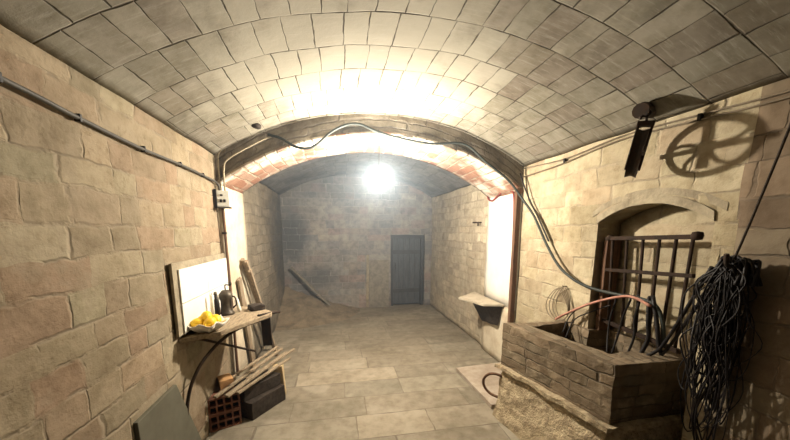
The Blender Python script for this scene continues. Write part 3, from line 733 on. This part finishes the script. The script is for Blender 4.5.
# canister, candle, jar
t = thing('metal_pot', 'dark tarnished metal pot with a side handle on the shelf behind the lemons', 'pot', (-1.02, 3.06, .98))
bm = bmesh.new(); lathe(bm, [(0, 0), (.062, 0), (.062, .02), (.05, .03), (.046, .13), (.055, .15), (.058, .19), (.05, .20), (.03, .225), (0, .23)], (-1.02, 3.06, .981), 20); link('body', bm, M['tin'], t, True)
bm = bmesh.new(); tube(bm, [(-1.02, 3.06, 1.205), (-1.02, 3.06, 1.25), (-.99, 3.02, 1.262), (-.95, 2.98, 1.262)], .006, 8); ck = link('lid_handle', bm, M['iron'], t)
bm = bmesh.new(); lathe(bm, [(0, 0), (.012, .004), (.015, .018), (.01, .034), (0, .036)], (-.95, 2.98, 1.262), 12); link('knob', bm, M['darkwood'], ck, True)
bm = bmesh.new(); tube(bm, [(-.975, 3.06, 1.15), (-.94, 3.05, 1.14), (-.93, 3.05, 1.08), (-.965, 3.06, 1.04)], .007, 8); link('handle', bm, M['iron'], t)
t = thing('candle', 'tall white candle standing on the shelf behind the lemon bowl', 'candle', (-1.055, 2.83, .98))
bm = bmesh.new(); lathe(bm, [(0, 0), (.014, 0), (.014, .22), (.010, .228), (0, .224)], (-1.055, 2.83, .985), 14); link('wax', bm, M['wax'], t, True)
bm = bmesh.new(); lathe(bm, [(0, 0), (.035, 0), (.04, .008), (.018, .012), (.018, .03), (.014, .03), (.014, .006), (0, .006)], (-1.055, 2.83, .981), 16); link('holder', bm, M['tin'], t, True)
bm = bmesh.new(); tube(bm, [(-1.055, 2.83, 1.20), (-1.053, 2.83, 1.225)], .002, 6, False); link('wick', bm, M['black'], t)
t = thing('bottle', 'small dark bottle standing between the candle and the metal pot', 'bottle', (-1.06, 2.93, .98))
bm = bmesh.new(); lathe(bm, [(0, 0), (.026, 0), (.027, .13), (.022, .155), (.011, .175), (.011, .215), (0, .215)], (-1.06, 2.93, .981), 16); link('glass', bm, M['black'], t, True)
bm = bmesh.new(); lathe(bm, [(0, .21), (.0125, .21), (.0125, .235), (0, .236)], (-1.06, 2.93, .981), 12); link('cap', bm, M['tin'], t, True)
t = thing('white_tube', 'slim white tube standing right of the dark metal pot', 'tube', (-.93, 3.12, .98))
bm = bmesh.new(); lathe(bm, [(0, 0), (.012, .001), (.018, .02), (.018, .12), (.012, .128), (0, .13)], (-.93, 3.13, .984), 14, Vector((-.22, .05, 1)).normalized()); link('tube_body', bm, M['wax'], t, True)
bm = bmesh.new(); lathe(bm, [(0, .126), (.011, .126), (.010, .15), (0, .151)], (-.93, 3.13, .984), 12, Vector((-.22, .05, 1)).normalized()); link('cap', bm, M['plastic'], t, True)
bm = rough(newbox((-.80, 3.20, 1.005), (.13, .12, .05), Matrix.Rotation(.5, 3, 'Z')), .012, 25, 3)
single('dark_rag', bm, M['darkwood'], 'crumpled dark rag at the far end of the wall shelf', 'rag', smooth=True)
# grey slab against the wall
bm = bmesh.new()
q = [(1.82, .0), (2.56, .0), (2.255, .705), (1.82, .70)]
lo = [bm.verts.new((-1.103, y, z)) for y, z in q]; hi = [bm.verts.new((-1.128, y, z)) for y, z in q]
for v in lo + hi:
    if v.co.z > .1: v.co.x -= .008
for i in range(4): bm.faces.new((lo[i], lo[(i + 1) % 4], hi[(i + 1) % 4], hi[i]))
bm.faces.new(lo[::-1]); bm.faces.new(hi); bmesh.ops.recalc_face_normals(bm, faces=bm.faces[:])
bev(single('grey_slab', bm, M['grey_slab'], 'grey-green stone slab with a slanted edge leaning on the left wall', 'slab'), .004)
# hollow bricks
def hollow_brick(z0, label):
    t = thing('hollow_brick', label, 'brick', (-1.02, 2.80, z0), 'hollow bricks by the wood pile')
    R = Matrix.Rotation(.42, 3, 'Z'); o = Vector((-1.02, 2.80, z0)); w, h, dp = .25, .15, .15
    bm = bmesh.new(); nx, nz = 4, 2; wl = .014
    box(bm, o + R @ Vector((0, dp / 2, wl / 2)), (w, dp, wl), R)
    for k in range(nz): box(bm, o + R @ Vector((0, dp / 2, wl / 2 + (k + 1) * (h - wl) / nz)), (w, dp, wl), R)
    for k in range(nx + 1): box(bm, o + R @ Vector((-w / 2 + wl / 2 + k * (w - wl) / nx, dp / 2, h / 2)), (wl, dp - .002, h - .002), R)
    link('clay_shell', bm, M['redbrick'], t)
    link('core_shade', newbox(o + R @ Vector((0, dp * .62, h / 2)), (w - .02, dp * .6, h - .02), R), M['hole_shade'], t)  # near-black block inside the cells paints their inner shade
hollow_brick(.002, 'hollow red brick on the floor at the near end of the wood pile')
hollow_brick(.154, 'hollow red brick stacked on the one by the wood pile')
bm = rough(newbox((-1.06, 2.98, .355), (.11, .14, .09), Matrix.Rotation(.5, 3, 'Z')), .006, 12, 2)
single('solid_brick', bm, M['orangebrick'], 'small orange brick on top of the wood pile beside the wall', 'brick')
# timber
def log(a, b_, w, h, mat, label, name='timber', cat='timber', group='timber in the wood pile', amp=.01, up=(0, 0, 1)):
    bm = rough(beam_between(a, b_, w, h, up), amp, 7, 3, random.random() * 9)
    return bev(single(name, bm, M[mat], label, cat, group), .005)
log((-.90, 2.93, .085), (-.66, 3.27, .085), .20, .165, 'darkwood', 'dark square timber lying on the floor in the wood pile')
log((-1.02, 3.13, .09), (-.82, 3.43, .09), .18, .17, 'darkwood', 'dark timber on the floor close to the wall behind the front one')
log((-.97, 2.99, .235), (-.70, 3.30, .225), .22, .12, 'darkwood', 'dark upper timber resting on the floor timbers of the pile')
log((-.64, 3.34, .002), (-.66, 3.33, .33), .10, .08, 'palewood', 'pale split log standing at the far end of the wood pile', 'split_log', 'log', None, .012, (0, 1, 0))
random.seed(5)
for a, b_, w, lab in [((-1.06, 2.72, .345), (-.66, 3.62, .41), .035, 'long pale lath on the pile lying nearest the wall shelf'), ((-.98, 2.74, .335), (-.60, 3.58, .375), .045, 'wide pale lath along the middle of the wood pile'),
                   ((-.905, 2.80, .325), (-.555, 3.47, .35), .03, 'lath on the outer edge of the wood pile'), ((-1.03, 2.95, .385), (-.70, 3.60, .44), .03, 'short lath lying across the top of the other laths'),
                   ((-.88, 3.0, .355), (-.53, 3.64, .385), .028, 'lath poking farthest out over the floor')]:
    log(a, b_, w, .022, 'wood', lab, 'lath', 'lath', 'laths on the wood pile', .004)
# poles leaning on the jamb
for a, b_, w, h, lab in [((-1.072, 3.84, 1.42), (-1.03, 4.95, .01), .05, .04, 'leaning pole with its foot farthest out beside the left jamb'), ((-1.025, 3.80, 1.40), (-.96, 4.70, .01), .055, .035, 'middle leaning board beside the left jamb'),
                   ((-.975, 3.74, 1.30), (-.88, 4.45, .01), .05, .035, 'leaning pole with its foot nearest the wood pile'), ((-1.075, 3.68, 1.22), (-1.06, 3.96, .01), .11, .025, 'broad short board leaning on the left jamb')]:
    log(a, b_, w, h, 'pole', lab, 'leaning_pole', 'pole', 'poles leaning at the left jamb', .004, (1, 0, 0))

# ------------------------------------------------------------------ far room
bm = bmesh.new(); n = 40; V = {}
for i in range(n + 1):
    for j in range(n + 1):
        x = XL - .01 + 2.1 * i / n; y = 5.2 + 1.82 * j / n
        d = max(0, 1 - math.hypot((x - XL) / 1.7, (YF - y) / 1.45))
        z = .55 * d ** 1.3 + (.05 * noise.noise(Vector((x * 4, y * 4, 0))) + .03 * noise.noise(Vector((x * 11, y * 11, 3)))) * min(1, d * 4) - .012
        V[i, j] = bm.verts.new((x, y, z))
for i in range(n):
    for j in range(n):
        f = bm.faces.new((V[i, j], V[i + 1, j], V[i + 1, j + 1], V[i, j + 1])); f.smooth = True
o = link('rubble_heap', bm, M['earth']); tag(o, 'low heap of earth and rubble in the far left corner', 'rubble', kind='stuff')
o = single('slanting_plank', rough(beam_between((-.98, 6.86, .98), (-.15, 6.70, .12), .08, .03), .004, 6, 3), M['board'], 'grey plank slanting down across the rubble to the far wall', 'plank')
o = single('wooden_stake', rough(newbox((.64, 6.955, .62), (.055, .05, 1.18), Matrix.Rotation(.02, 3, 'Y')), .004, 8, 4), M['mould'], 'pale upright stake against the far wall left of the door', 'stake')
o = single('leaning_board', rough(newbox((.90, 6.965, .55), (.44, .04, 1.08)), .006, 6, 3), M['board'], 'wide grey-brown board against the far wall beside the door', 'board')

# haze in the far room
bm = newbox((XC, 4.8, 1.45), (XR - XL - .02, 4.3, 2.86))
hz = link('haze', bm, None) if False else None
bm.free() if False else None
me = bpy.data.meshes.new('haze'); bm.to_mesh(me); bm.free()
hz = bpy.data.objects.new('haze', me); COL.objects.link(hz); hz['kind'] = 'stuff'; hz['label'] = 'thin bluish haze filling the far room'; hz['category'] = 'haze'
m = bpy.data.materials.new('haze'); m.use_nodes = True; m.node_tree.nodes.clear()
o_ = m.node_tree.nodes.new('ShaderNodeOutputMaterial'); v_ = m.node_tree.nodes.new('ShaderNodeVolumeScatter')
v_.inputs['Color'].default_value = (.70, .84, 1.0, 1); v_.inputs['Density'].default_value = .032; v_.inputs['Anisotropy'].default_value = .2
m.node_tree.links.new(v_.outputs[0], o_.inputs['Volume']); me.materials.append(m)

# ------------------------------------------------------------------ camera, world, view
F, YAW, P, HZ = 315.0, math.radians(10.3), math.radians(9.0), 230.0
cam = bpy.data.cameras.new('camera'); co = bpy.data.objects.new('camera', cam); COL.objects.link(co)
co.location = (0, 0, 1.75); co.rotation_euler = (math.radians(90) - P, 0, -YAW)
cam.sensor_width = 36; cam.lens = F / 790 * 36; cam.clip_start = .02
cam.shift_y = (HZ + F * math.tan(P) - 220) / 790
SC.camera = co
w = bpy.data.worlds.new('world'); SC.world = w; w.use_nodes = True
w.node_tree.nodes['Background'].inputs[0].default_value = (.0025, .0025, .003, 1)
SC.view_settings.view_transform = 'Standard'; SC.view_settings.look = 'None'; SC.view_settings.gamma = 1; SC.view_settings.use_curve_mapping = False
SC.view_settings.exposure = 2.56
SC.cycles.max_bounces = 8; SC.cycles.diffuse_bounces = 3
